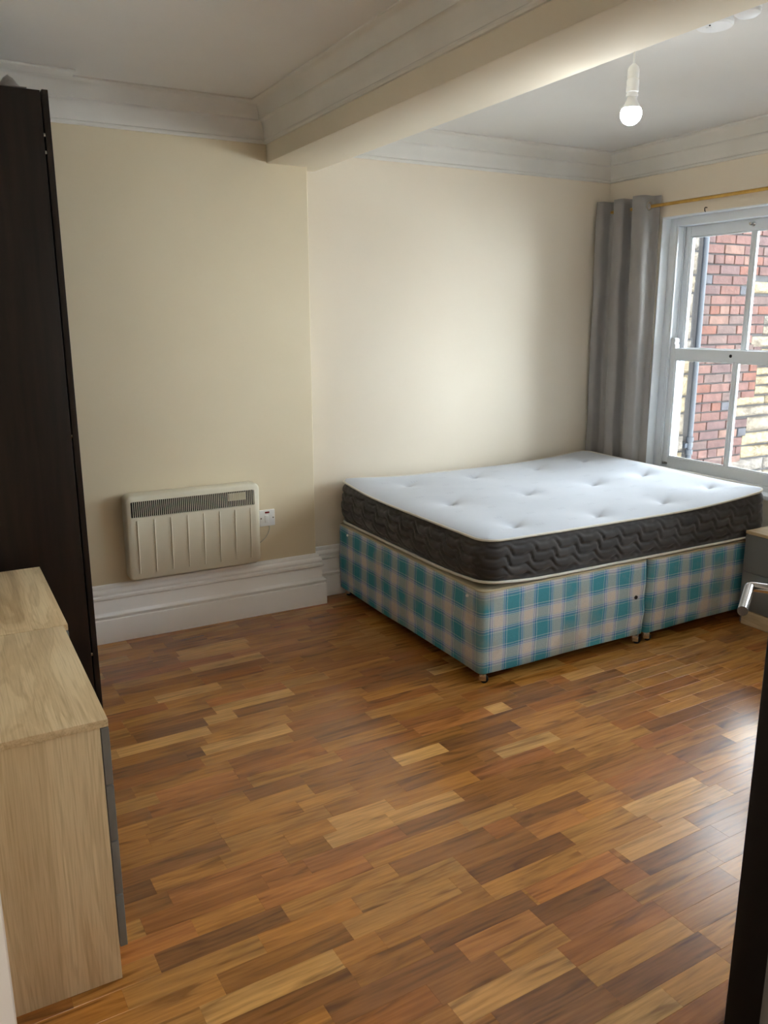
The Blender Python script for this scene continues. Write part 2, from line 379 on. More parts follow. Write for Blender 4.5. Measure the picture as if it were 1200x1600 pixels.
def build_window(name, WY0, WY1, label):
    win = empty(name, (XR, (WY0+WY1)/2, WZ0)); tag(win, label, 'window', kind='structure')
    def wpart(name, mesh, mat, parent=None):
        o = obj(name, mesh, mat, win)
        o.location = -win.location if parent is None else (0, 0, 0)
        if parent is not None: o.parent = parent
        return o
    bm = bmesh.new()
    FX0, FX1 = XR + 0.065, XO - 0.03         # box frame
    fw = 0.05
    for lo, hi in [((FX0, WY1-fw, WZ0), (FX1, WY1, WZ1)), ((FX0, WY0, WZ0), (FX1, WY0+fw, WZ1)), ((FX0, WY0+fw, WZ1-fw), (FX1, WY1-fw, WZ1)), ((FX0, WY0+fw, WZ0), (FX1, WY1-fw, WZ0+0.03))]:
        add_box(bm, lo, hi, 0.002)
    for lo, hi in [((FX0+0.004, WY1-fw-0.010, WZ0+.03), (FX0+0.016, WY1-fw, WZ1-fw)), ((FX0+0.004, WY0+fw, WZ0+.03), (FX0+0.016, WY0+fw+0.010, WZ1-fw)),
                   ((FX0+0.062, WY1-fw-0.008, WZ0+.03), (FX0+0.070, WY1-fw, WZ1-fw))]:
        add_box(bm, lo, hi, 0.001)
    wpart('window_frame', bm_mesh(bm), M_sash)
    # plaster lining of the reveal, cream at the outer edge
    wpart('reveal_lining', boxes([((XR-0.002, WY1-0.006, WZ0), (FX0, WY1+0.0, WZ1)), ((XR-0.002, WY0, WZ0), (FX0, WY0+0.006, WZ1)), ((XR-0.002, WY0+.006, WZ1-0.006), (FX0, WY1-.006, WZ1))], 0.001), M_sash)
    wpart('window_sill', box((XR-0.03, WY0-0.03, WZ0-0.02), (FX0, WY1+0.03, WZ0+0.004), 0.006), M_sash)
    GY0, GY1 = WY0 + fw, WY1 - fw            # sash outer edges
    def sash(name, x, z0, z1, bot, top, st=0.045, th=0.042):
        s = obj(name, boxes([((x, GY1-st, z0), (x+th, GY1, z1)), ((x, GY0, z0), (x+th, GY0+st, z1)),
                             ((x, GY0+st, z0), (x+th, GY1-st, z0+bot)), ((x, GY0+st, z1-top), (x+th, GY1-st, z1))], 0.003), M_sash, win)
        s.location = -win.location
        ym = (GY0+GY1)/2
        def sp(n, mesh, mat):
            o = obj(n, mesh, mat, s); return o
        sp('glazing_bar', box((x+0.004, ym-0.010, z0+bot), (x+th-0.004, ym+0.010, z1-top), 0.004), M_sash)
        for a, b in ((GY0+st, ym-0.010), (ym+0.010, GY1-st)):
            sp('pane', box((x+0.018, a, z0+bot), (x+0.022, b, z1-top)), M_glass)
        # glazing beads
        bd = []
        for a, b in ((GY0+st, ym-0.010), (ym+0.010, GY1-st)):
            bd += [((x+0.006, a, z0+bot), (x+0.018, a+0.008, z1-top)), ((x+0.006, b-0.008, z0+bot), (x+0.018, b, z1-top)),
                   ((x+0.006, a+.008, z0+bot), (x+0.018, b-.008, z0+bot+0.008)), ((x+0.006, a+.008, z1-top-0.008), (x+0.018, b-.008, z1-top))]
        sp('glazing_bead', boxes(bd, 0.002), M_sash)
        return s
    XLO, XUP = FX0 + 0.018, FX0 + 0.072
    lower = sash('lower_sash', XLO, 0.63, 1.343, 0.062, 0.064)
    upper = sash('upper_sash', XUP, 1.285, WZ1-fw, 0.055, 0.058)
    def horn(x, y, z, sgn):
        pr = [(0, 0), (0.042, 0), (0.042, 0.020), (0.036, 0.028), (0.038, 0.040), (0.040, 0.050), (0.034, 0.060), (0.0, 0.062)]
        V = []; n = len(pr)
        for xx in (x, x+0.036):
            for a, h in pr: V.append((xx, y - a, z + sgn*h))
        F = [tuple(range(n)), tuple(range(2*n-1, n-1, -1))] + [(i, (i+1) % n, n+(i+1) % n, n+i) for i in range(n)]
        return mesh_from(V, F)
    obj('sash_horn', horn(XLO, GY1, 1.343, 1), M_sash, lower); obj('sash_horn', horn(XUP, GY1, 1.285, -1), M_sash, upper)
    # fittings
    ym = (GY0+GY1)/2
    kb = lathe([(0, -0.030), (0.007, -0.030), (0.009, -0.024), (0.006, -0.016), (0.005, -0.008), (0.013, -0.003), (0.013, 0)], 16, 'X')
    o = obj('sash_knob', kb, M_chrome, upper, (XUP, ym+0.005, WZ1-fw-0.026))
    o = obj('lock_hole', lathe([(0, -0.002), (0.009, -0.002), (0.009, 0.002)], 14, 'X'), M_black, lower, (XLO, ym+0.03, 1.312))
    bm = bmesh.new(); add_box(bm, (-0.004, -0.022, -0.008), (0, 0.022, 0.008), 0.003); add_tube(bm, [(-0.004, 0, 0), (-0.014, 0, 0)], 0.006)
    obj('sash_stop', bm_mesh(bm), M_chrome, lower, (XLO, GY1-0.028, 0.652))

    return win
build_window('window_1', WY0, WY1, 'white two over two sash window beside the grey curtain')
build_window('added_window', VY0, VY1, 'added unseen sash window nearer the doorway, for more daylight')  # added out of view for extra daylight

# ------------------------------------------------------------------ curtain rod, curtain
M_gold = mottled('brushed_gold_rod', srgb(214, 172, 92), srgb(200, 156, 78), 0.32, 30, 3, 100, 0.03, 0.001, 0.5, 0.75)
ROX, ROZ = 3.778, 2.147
rod = empty('curtain_rod', (ROX, 3.2, ROZ)); tag(rod, 'thin gold metal curtain rod above the window', 'curtain rod')
obj('rod_tube', tube([(0, -1.0, 0), (0, 0.775, 0)], 0.0095, 14), M_gold, rod)
obj('finial', lathe([(0, 0.805), (0.008, 0.803), (0.014, 0.795), (0.0145, 0.778), (0.012, 0.772), (0.0, 0.770)], 18, 'Y'), M_gold, rod)
for y in (-0.93, 0.745):
    bm = bmesh.new(); add_tube(bm, [(0.0, y, -0.013), (XR-ROX, y, -0.013)], 0.006); add_box(bm, (XR-ROX-0.006, y-0.018, -0.05), (XR-ROX, y+0.018, 0.03), 0.002)
    obj('rod_bracket', bm_mesh(bm), M_gold, rod)

def fabric(name, c0, c1, scale=700, rough=0.85, bstr=0.25):
    m = Mat(name, rough, c0, 0, 0.2)
    mp = m.coords((1, 1, 1))
    n0 = m.node('ShaderNodeTexNoise', Scale=6, Detail=4); m.link(mp, 'Vector', n0, 'Vector')
    rp = m.ramp([(0.3, c0), (0.7, c1)]); m.link(n0, 'Fac', rp, 'Fac'); m.link(rp, 'Color', m.b, 'Base Color')
    n2 = m.node('ShaderNodeTexNoise', Scale=scale, Detail=2); m.link(mp, 'Vector', n2, 'Vector')
    m.bump(n2, 'Fac', bstr, 0.001)
    m.b.inputs['Sheen Weight'].default_value = 0.25
    return m.m
M_curt = fabric('grey_curtain_fabric', srgb(160, 155, 150), srgb(150, 145, 141))
cur = empty('curtain', (ROX, 3.76, 0.3)); tag(cur, 'grey eyelet curtain gathered at the left of the window', 'curtain')
NS, NZ = 150, 60
Y0c, Y1c, ZT, ZB = 3.968, 3.575, 2.205, 0.32
V = []; F = []
def curt(s, t):
    z = ZT + (ZB - ZT) * t
    ph = 2*pi*2.5*s + 0.5*sin(3*t + 5*s)*t
    w = 0.042 * (1 - 0.25*t) * (1 + 0.25*sin(9*s + 2))
    mean = ROX - 0.036*(1 - 0.5*t)*(1 - max(0, (s-0.78)/0.22)**1.5)
    c_ = cos(ph)
    x = mean - w*math.copysign(abs(c_)**0.62, c_) - 0.004*sin(4*ph + 3*t)*t
    y = Y0c + (Y1c - Y0c)*s - 0.016*sin(2*ph)*(1-0.5*t) - 0.035*t*(s) + 0.022*t*(1-s)
    x += 0.0035*sin(23*t + 9*s)*sin(13*s + 7*t)*min(1, 3*t)
    y += 0.003*sin(17*t + 5*s)
    return (min(x, XR-0.006) - ROX, min(y, YA-0.008) - 3.76, z - 0.3)
for j in range(NZ+1):
    for i in range(NS+1): V.append(curt(i/NS, j/NZ))
for j in range(NZ):
    for i in range(NS):
        a = j*(NS+1)+i; F.append((a, a+1, a+NS+2, a+NS+1))
me = mesh_from(V, F); shade(me, 180)
co = obj('curtain_panel', me, M_curt, cur); sm = co.modifiers.new('thickness', 'SOLIDIFY'); sm.thickness = 0.002; sm.offset = 0
tE = (ZT-ROZ)/(ZT-ZB)
for s in (0.2, 0.6, 0.9):
    p = Vector(curt(s, tE)); d = (Vector(curt(s+0.01, tE)) - Vector(curt(s-0.01, tE))).normalized()
    nrm = Vector((d.y, -d.x, 0)).normalized()
    R = 0.021; ring = []
    for k in range(24):
        a = 2*pi*k/24; ring.append(p + R*(cos(a)*d + sin(a)*Vector((0, 0, 1))))
    obj('eyelet', tube(ring, 0.0048, 8, True), M_chrome, cur)
# small dark hook left in the wall over the window
hk = obj('wall_hook', tube([(0, 0, 0), (-0.014, 0, 0), (-0.018, 0, -0.006), (-0.016, 0, -0.018), (-0.010, 0, -0.022)], 0.0026, 8), M_black, None, (XR-0.0005, 3.26, 2.105))
tag(hk, 'tiny dark hook in the wall below the gold rod', 'hook')

# ------------------------------------------------------------------ outside: neighbouring brick and stone wall
YW, XE = 4.40, 6.27               # face of the neighbouring wing and its free corner
M_mortar = mottled('lime_mortar', srgb(50, 47, 47), srgb(42, 40, 41), 0.9, 14, 5, 60, 0.4, 0.01)
def var_mat(name, cols, rough=0.85, spots=None, bscale=40, bstr=0.5, bdist=0.01):
    m = Mat(name, rough, cols[0], 0, 0.2)
    oi = m.node('ShaderNodeObjectInfo')
    st = [(i/len(cols), c) for i, c in enumerate(cols)]
    rp = m.ramp(st, 'CONSTANT'); m.link(oi, 'Random', rp, 'Fac')
    gp = m.node('ShaderNodeNewGeometry')
    nz = m.node('ShaderNodeTexNoise', Scale=18, Detail=6); m.link(gp, 'Position', nz, 'Vector')
    r2 = m.ramp([(0.35, (0.72, 0.70, 0.70, 1)), (0.52, (1, 1, 1, 1)), (0.70, (1.25, 1.22, 1.2, 1))]); m.link(nz, 'Fac', r2, 'Fac')
    x = m.mix((rp, 'Color'), (r2, 'Color'), 1.0, 'MULTIPLY'); m.t.links.new(x.outputs[2], m.b.inputs['Base Color'])
    n2 = m.node('ShaderNodeTexNoise', Scale=bscale, Detail=6); m.link(gp, 'Position', n2, 'Vector')
    m.bump(n2, 'Fac', bstr, bdist); return m.m
M_brick = var_mat('old_red_brick', [srgb(70, 48, 44), srgb(66, 46, 43), srgb(74, 52, 47), srgb(62, 46, 45), srgb(74, 46, 38), srgb(65, 51, 48), srgb(52, 51, 55), srgb(77, 57, 50), srgb(69, 46, 41), srgb(63, 44, 41)])
M_stone = var_mat('yellow_sandstone', [srgb(98, 87, 70), srgb(92, 83, 69), srgb(103, 92, 73), srgb(90, 82, 72), srgb(86, 80, 74)], bscale=24, bstr=0.9, bdist=0.03)
wo = struct('wall_outside', boxes([((XO+0.1, YW, -3.2), (XE, YW+1.6, 2.72)), ((XO+0.1, YW-0.03, 2.72), (XE+0.03, YW+1.63, 2.80))]), M_mortar, 'weathered red brick and sandstone wall outside the window', 'wall')  # unseen top kept low so open sky gives the glare on the floor
CH = 0.0745
XP = 5.15                                 # drainpipe position
brk = random.Random(3)
bm0 = {}
def brick_mesh(L, H):
    key = (round(L, 3), round(H, 3))
    if key not in bm0: bm0[key] = box((-L/2, -0.012, -H/2), (L/2, 0.02, H/2), 0.004, 1)
    return bm0[key]
def brick(x, z, L, H=CH-0.011):
    o = obj('brick', brick_mesh(L, H), M_brick, wo, (x, YW-brk.uniform(0.000, 0.005), z)); o.rotation_euler = (0, brk.uniform(-.008, .008), 0)
def stone(x0, x1, z0, z1):
    L, H = x1-x0, z1-z0
    bm = bmesh.new(); bmesh.ops.create_grid(bm, x_segments=6, y_segments=5, size=0.5)
    r2 = random.Random(int((x0*31+z0*77)*100))
    top = []
    for v in bm.verts:
        e = max(abs(v.co.x), abs(v.co.y)) > 0.49
        v.co = Vector((v.co.x*(L-0.014), -0.006 if e else -0.022 - r2.uniform(0, 0.022), v.co.y*(H-0.014)))
    ed = [e for e in bm.edges if e.is_boundary]
    ex = bmesh.ops.extrude_edge_only(bm, edges=ed)
    for v in [g for g in ex['geom'] if isinstance(g, bmesh.types.BMVert)]: v.co.y = 0.02
    obj('stone_block', bm_mesh(bm, True, 60), M_stone, wo, ((x0+x1)/2, YW, (z0+z1)/2))
# where the brick gives way to stone on the right: (z top, z bottom, x)
def right_edge(z):
    for zt, zb, x in ((9, 2.12, XE), (2.12, 1.80, XE), (1.80, 1.70, 5.68), (1.70, 1.54, 5.98), (1.54, 1.38, 5.93), (1.38, 1.28, 5.80), (1.28, 1.20, 5.93), (1.20, 1.06, 5.90), (1.06, 0.90, 5.90), (0.90, 0.73, 5.66), (0.73, 0.60, 5.84), (0.60, 0.38, 5.80), (0.38, 0.16, 5.62), (0.16, -9, 5.72)):
        if zb <= z < zt: return x
    return 5.8
z = -0.10; c = 0
while z < 2.66:
    zc = z + CH/2; x1 = right_edge(zc); x = XP + 0.02
    hdr = (c % 5 == 2)
    first = True
    while x < x1 - 0.03:
        L = 0.112 if hdr else 0.225
        if first and not hdr: L = 0.112 if c % 2 else 0.225 - 0.06*brk.random()
        first = False
        if x1 - (x+L) < 0.05: L = x1 - x
        brick(x + L/2, zc, L - 0.010); x += L
    z += CH; c += 1
# stone quoins to the right
r3 = random.Random(5); z = -0.10
lv = [-0.10, 0.02, 0.16, 0.27, 0.38, 0.49, 0.60, 0.73, 0.82, 0.90, 0.98, 1.06, 1.13, 1.20, 1.28, 1.38, 1.46, 1.54, 1.62, 1.70, 1.80]
for a, b in zip(lv, lv[1:]):
    x = right_edge((a+b)/2)
    while x < XE - 0.02:
        L = r3.uniform(0.28, 0.5)
        if XE - (x+L) < 0.12: L = XE - x
        stone(x, x+L, a, b); x += L
# stone to the left of the pipe
z = -0.1
while z < 2.55:
    h = r3.choice([0.13, 0.17, 0.21]); x0 = 4.86
    stone(4.56, x0 + r3.uniform(-0.03, 0.03), z, z+h); stone(x0, XP-0.040 + r3.uniform(-0.012, 0.012), z, z+h); z += h
# drainpipe
M_pipe = mottled('grey_blue_pipe_paint', srgb(36, 41, 50), srgb(30, 35, 43), 0.5, 8, 4, 60, 0.1)
dp = empty('drainpipe', (XP-0.01, YW-0.045, -3.0)); tag(dp, 'dark grey drainpipe on the brick wall outside', 'drainpipe')
obj('pipe', tube([(0, 0, 0), (0, 0, 5.68)], 0.021, 18), M_pipe, dp)
for z in (3.50, 3.60): obj('pipe_collar', lathe([(0.0215, z-0.02), (0.029, z-0.018), (0.029, z+0.018), (0.0215, z+0.02)], 18), M_pipe, dp)
obj('pipe_bracket', box((-0.045, 0.0, 3.53), (0.045, 0.044, 3.57), 0.004), M_pipe, dp)
struct('ground_outside', box((XO+0.05, -8, -3.3), (14, 8, -3.2)), mottled('grey_paving', srgb(150, 146, 140), srgb(130, 126, 122), 0.9, 3), 'grey paved yard below the window', 'ground')

# ------------------------------------------------------------------ panel heater and its switch
M_heat = mottled('cream_heater_enamel', srgb(226, 219, 198), srgb(222, 214, 192), 0.4, 5, 2, 200, 0.02, 0.0006, 0.45)
M_dark = mottled('dark_heater_inside', srgb(34, 30, 26), srgb(26, 23, 20), 0.7, 20, 2, 100, 0, 0)
HX0, HX1, HZ0, HZ1, HD = 0.738, 1.402, 0.298, 0.718, 0.085
heater = empty('panel_heater', ((HX0+HX1)/2, YB, HZ0)); tag(heater, 'cream electric panel heater with top grille mounted on the wall', 'heater')
HW, HH = HX1-HX0, HZ1-HZ0
def rrect(w, h, r, n=6, cx=0, cz=0):
    p = []
    for qx, qz, a0 in ((w/2-r, h/2-r, 0), (-w/2+r, h/2-r, 90), (-w/2+r, -h/2+r, 180), (w/2-r, -h/2+r, 270)):
        for i in range(n+1):
            a = radians(a0 + 90*i/n); p.append((cx + qx + r*cos(a), cz + qz + r*sin(a)))
    return p
def front_y(z):                    # front face leans out a little in the middle
    t = z / HH
    return -(HD - 0.018 * (1-t)**2 - 0.012*max(0, t-0.75)**1.0)
def heater_case():
    bm = bmesh.new(); rings = []
    for ins, dy, edge in ((0.0, 0, True), (0.0, 1, False), (0.004, 2, False), (0.010, 3, False)):
        ring = []
        for x, z in rrect(HW-2*ins, HH-2*ins, 0.030-ins, 7, 0, HH/2):
            f = front_y(z)
            y = -0.012 if dy == 0 else f + (0.012, 0.004, 0.0)[dy-1]
            ring.append(bm.verts.new((x, y, z)))
        rings.append(ring)
    n = len(rings[0])
    for a, b in zip(rings, rings[1:]):
        for k in range(n): bm.faces.new((a[k], a[(k+1) % n], b[(k+1) % n], b[k]))
    # front sheet with slot: connect outer ring to slot ring
    slot = []
    sp = rrect(HW-0.055, 0.078, 0.008, 7, -0.002, HH-0.070)
    for x, z in sp: slot.append(bm.verts.new((x, front_y(z), z)))
    sb = [bm.verts.new((x, front_y(z)+0.014, z)) for x, z in sp]
    a = rings[-1]
    for k in range(n):
        bm.faces.new((a[k], a[(k+1) % n], slot[(k+1) % n], slot[k]))
        bm.faces.new((slot[k], slot[(k+1) % n], sb[(k+1) % n], sb[k]))
    bm.faces.new(rings[0])
    return bm_mesh(bm, True, 40)
obj('heater_case', heater_case(), M_heat, heater)
obj('grille_backing', box((-HW/2+0.03, front_y(HH-0.07)+0.010, HH-0.108), (HW/2-0.032, front_y(HH-0.07)+0.016, HH-0.032)), M_dark, heater)
bm = bmesh.new()
for i in range(64):
    x = -HW/2 + 0.036 + i*(HW-0.072)/63
    add_box(bm, (x-0.0013, front_y(HH-0.07)-0.0005, HH-0.108), (x+0.0013, front_y(HH-0.07)+0.004, HH-0.032))
gs = obj('grille_slats', bm_mesh(bm, False), M_heat, heater); gs['kind'] = 'stuff'
obj('control_panel', box((HW/2-0.165, front_y(HH-0.07)+0.006, HH-0.078), (HW/2-0.070, front_y(HH-0.07)+0.011, HH-0.040), 0.001), M_heat, heater)
for i in range(8):
    x = -HW/2 + 0.052 + i*0.0800
    pts = [(x, front_y(z)+0.0004, z) for z in (0.035, 0.1, 0.17, 0.24, HH-0.122)]
    obj('front_ridge', tube(pts, 0.0034, 6), M_heat, heater)
for x in (-0.2, 0.2):
    obj('wall_bracket', box((x-0.03, -0.014, 0.08), (x+0.03, 0.0, HH-0.05), 0.002), M_heat, heater)

M_wp = mottled('white_switch_plastic', srgb(240, 240, 238), srgb(235, 235, 233), 0.35, 10, 2, 100, 0, 0)
M_red = mottled('red_neon', srgb(130, 14, 10), srgb(110, 10, 8), 0.3, 10, 2, 100, 0, 0)
SX, SZ = 1.464, 0.514
sw = empty('fused_switch', (SX, YB, SZ)); tag(sw, 'white fused wall switch with red indicator beside the heater', 'switch')
obj('face_plate', box((-0.043, -0.012, -0.043), (0.043, 0.0, 0.043), 0.003, 3), M_wp, sw)
rk = box((-0.011, -0.019, -0.020), (0.011, -0.010, 0.020), 0.003); obj('rocker', rk, M_wp, sw, (-0.004, 0, -0.004))
obj('neon_window', box((-0.012, -0.0145, 0.025), (0.012, -0.010, 0.034), 0.001), M_red, sw)
for x in (-0.034, 0.032): obj('screw', lathe([(0, -0.0135), (0.0035, -0.013), (0.0035, -0.010)], 10, 'Y'), M_chrome, sw, (x, 0, 0))
M_cable = mottled('pale_cable', srgb(205, 196, 176), srgb(198, 188, 168), 0.5, 10, 2, 100, 0, 0)
pts = []
for i in range(15):
    t = i/14; pts.append((SX + 0.010 - 0.09*t**1.7 + 0.004*sin(t*pi), YB-0.010-0.012*sin(t*pi), SZ-0.043 - 0.105*t))
cb = obj('power_cable', tube(pts, 0.0034, 8), M_cable); tag(cb, 'thin pale cable from the fused switch down to the heater', 'cable')

# ------------------------------------------------------------------ pendant light, smoke alarm
M_white = mottled('white_fitting_plastic', srgb(236, 236, 236), srgb(230, 230, 230), 0.4, 10, 2, 100, 0, 0)
PX, PY, PZ = 2.052, 2.075, 2.150
pend = empty('pendant_light', (PX, PY, ZC)); tag(pend, 'bare glowing bulb hanging on a white cord behind the beam', 'lamp')
dz = PZ - ZC
obj('ceiling_rose', lathe([(0, 0), (0.05, 0), (0.05, -0.008), (0.036, -0.022), (0.012, -0.03), (0, -0.03)], 24), M_white, pend)
obj('cord', tube([(0, 0, -0.03), (0.0, 0, -0.1), (0, 0, dz+0.138)], 0.0034, 8), M_white, pend)
hd = obj('lamp_holder', lathe([(0, dz+0.145), (0.006, dz+0.145), (0.015, dz+0.136), (0.0178, dz+0.128), (0.0178, dz+0.105), (0.0165, dz+0.103), (0.0165, dz+0.101), (0.019, dz+0.099), (0.019, dz+0.064), (0.0165, dz+0.062), (0.0165, dz+0.059), (0.018, dz+0.057), (0.018, dz+0.050), (0, dz+0.050)], 24), M_white, pend)
bulb_m = Mat('lit_bulb_glass', 0.4, (1, 1, 1, 1)); bulb_m.b.inputs['Emission Color'].default_value = (0.90, 0.96, 1.0, 1)
bulb_m.b.inputs['Emission Strength'].default_value = BULB_WATTS / (pi * 4*pi*0.030**2) * 0.85
M_bulbcap = M_white
prof = [(0, -0.033)]
for i in range(1, 12):
    a = -pi/2 + i/11*(pi*0.66); prof.append((0.033*cos(a), 0.033*sin(a)))
bl = obj('bulb', lathe([(r, dz+h) for r, h in prof], 28, 'Z', 60), bulb_m.m, pend)
obj('bulb_base', lathe([(prof[-1][0], dz+prof[-1][1]), (0.0255, dz+0.0235), (0.0200, dz+0.034), (0.0155, dz+0.042), (0.0150, dz+0.052)], 24), M_white, pend)

sm = empty('smoke_alarm', (2.436, 2.105, ZC)); tag(sm, 'round white smoke alarm on the ceiling past the beam', 'smoke alarm')
obj('alarm_base', lathe([(0, 0), (0.056, 0), (0.056, -0.008), (0, -0.008)], 32), M_white, sm)
obj('alarm_cover', lathe([(0.054, -0.008), (0.060, -0.010), (0.060, -0.020), (0.055, -0.026), (0.02, -0.029), (0, -0.029)], 32), M_white, sm)
obj('test_button', lathe([(0, -0.031), (0.010, -0.031), (0.011, -0.028)], 16), M_white, sm, (-0.02, 0.005, 0))
obj('alarm_light', lathe([(0, -0.0305), (0.003, -0.030), (0.003, -0.027)], 8), M_black, sm, (-0.035, -0.01, 0))
jb = empty('ceiling_junction_cap', (2.445, 1.985, ZC)); tag(jb, 'white domed ceiling cap right beside the smoke alarm', 'ceiling cap')
obj('cap_base', lathe([(0, 0), (0.044, 0), (0.044, -0.008), (0, -0.008)], 28), M_white, jb)
obj('cap_dome', lathe([(0.042, -0.008), (0.040, -0.018), (0.030, -0.026), (0, -0.028)], 28), M_white, jb)

# ------------------------------------------------------------------ wardrobe
M_esp = Mat('espresso_wood', 0.42, srgb(34, 25, 20), 0, 0.3)
mp = M_esp.coords((40, 40, 3)); nz = M_esp.node('ShaderNodeTexNoise', Scale=1, Detail=5); M_esp.link(mp, 'Vector', nz, 'Vector')
rp = M_esp.ramp([(0.3, srgb(26, 19, 15)), (0.7, srgb(38, 28, 22))]); M_esp.link(nz, 'Fac', rp, 'Fac'); M_esp.link(rp, 'Color', M_esp.b, 'Base Color')
M_esp.bump(nz, 'Fac', 0.08, 0.002); M_esp = M_esp.m
WX0, WX1, WYN, WYF, WH = -0.115, 0.436, 3.125, 3.845, 2.258
wr = empty('wardrobe', (0.15, 3.48, 0)); tag(wr, 'tall black-brown wardrobe standing in the left corner', 'wardrobe')
def wp(name, lo, hi, bev=0.0015, mat=None):
    l = wr.location
    return obj(name, box([lo[i]-l[i] for i in range(3)], [hi[i]-l[i] for i in range(3)], bev), mat or M_esp, wr)
wp('side_panel', (WX0, WYN, 0.0), (WX1, WYN+0.018, WH)); wp('side_panel', (WX0, WYF-0.018, 0.0), (WX1, WYF, WH))
wp('top_panel', (WX0, WYN+0.018, WH-0.03), (WX1-0.002, WYF-0.018, WH-0.006)); wp('bottom_panel', (WX0, WYN+0.018, 0.06), (WX1-0.002, WYF-0.018, 0.08))
wp('back_panel', (WX0, WYN+0.018, 0.08), (WX0+0.006, WYF-0.018, WH-0.03)); wp('plinth', (WX1-0.04, WYN+0.018, 0.0), (WX1-0.02, WYF-0.018, 0.06))
ymid = (WYN+WYF)/2
for a, b in ((WYN+0.001, ymid-0.0015), (ymid+0.0015, WYF-0.001)):
    d = wp('door', (WX1+0.0055, a, 0.012), (WX1+0.0255, b, WH+0.004), 0.0015)
    hp = tube([(WX1+0.0255-0.15, ymid+(-0.05 if a < ymid-0.1 else 0.05)-3.48, 1.0), (WX1+0.052-0.15, ymid+(-0.05 if a < ymid-0.1 else 0.05)-3.48, 1.0), (WX1+0.052-0.15, ymid+(-0.05 if a < ymid-0.1 else 0.05)-3.48, 1.16), (WX1+0.0255-0.15, ymid+(-0.05 if a < ymid-0.1 else 0.05)-3.48, 1.16)], 0.005)
    obj('door_handle', hp, M_chrome, d)
for z in (2.06, 2.115, 0.25, 1.1): wp('hinge', (WX1-0.004, WYN+0.002, z), (WX1+0.007, WYN+0.016, z+0.012), 0.001, M_chrome)
# crumpled grey cloth lying on top of the wardrobe
M_gcl = fabric('dusty_grey_cloth', srgb(150, 142, 136), srgb(128, 120, 114))
bm = bmesh.new(); bmesh.ops.create_grid(bm, x_segments=16, y_segments=16, size=0.5)
r4 = random.Random(2)
for v in bm.verts:
    x, y = v.co.x, v.co.y; v.co = Vector((x*0.20, y*0.16, 0.004 + 0.038*exp(-((x-.25)**2+(y+.2)**2)*40)*(0.7+0.5*abs(sin(9*x+4*y))) + 0.006*abs(sin(17*x*y+6*x))))
gc = obj('folded_cloth', bm_mesh(bm, True, 180), M_gcl, None, (0.30, 3.235, WH-0.0015)); gc.modifiers.new('t', 'SOLIDIFY').thickness = 0.003
tag(gc, 'small crumpled grey cloth lying on top of the wardrobe', 'cloth')

# ------------------------------------------------------------------ oak-effect chests of drawers and bedside cabinet
def oak(name, axis, seed, warm=1.0):
    m = Mat(name, 0.5, spec=0.35)
    sc = [16, 16, 16]; sc[axis] = 1.5
    mp = m.coords(tuple(sc)); mp.inputs['Location'].default_value = (seed, seed*1.7, seed*0.3)
    n1 = m.node('ShaderNodeTexNoise', Scale=0.75, Detail=5, Distortion=1.1); m.link(mp, 'Vector', n1, 'Vector')
    # cathedral rings
    wv = m.node('ShaderNodeMath', operation='MULTIPLY'); wv.inputs[1].default_value = 34.0; m.link(n1, 'Fac', wv, 0)
    sn = m.node('ShaderNodeMath', operation='SINE'); m.link(wv, 'Value', sn, 0)
    mr = m.node('ShaderNodeMapRange'); mr.inputs['From Min'].default_value = -1; m.link(sn, 'Value', mr, 'Value')
    sc2 = [260, 260, 260]; sc2[axis] = 7
    mp2 = m.coords(tuple(sc2)); n2 = m.node('ShaderNodeTexNoise', Scale=1, Detail=3); m.link(mp2, 'Vector', n2, 'Vector')
    r0 = m.ramp([(0.30, srgb(188, 163, 126)), (0.50, srgb(214, 190, 152)), (0.72, srgb(224, 203, 166))]); m.link(n1, 'Fac', r0, 'Fac')
    r1 = m.ramp([(0.0, (0.86, 0.83, 0.79, 1)), (0.4, (1, 1, 1, 1))]); m.link(mr, 'Result', r1, 'Fac')
    r2 = m.ramp([(0.30, (0.80, 0.76, 0.71, 1)), (0.55, (1.02, 1.02, 1.02, 1))]); m.link(n2, 'Fac', r2, 'Fac')
    x1 = m.mix((r0, 'Color'), (r1, 'Color'), 0.9, 'MULTIPLY'); x2 = m.mix((x1, 2), (r2, 'Color'), 0.8, 'MULTIPLY')
    m.t.links.new(x2.outputs[2], m.b.inputs['Base Color']); m.bump(n2, 'Fac', 0.12, 0.001)
    return m.m
M_oak_z = oak('sonoma_oak_upright', 2, 3.1); M_oak_y = oak('sonoma_oak_lengthwise', 1, 7.7)
M_oak_y2 = oak('sonoma_oak_far_top', 1, 15.3)
M_grey = mottled('grey_drawer_laminate', srgb(122, 122, 120), srgb(116, 116, 114), 0.4, 3, 2, 300, 0.03, 0.0005, 0.4)
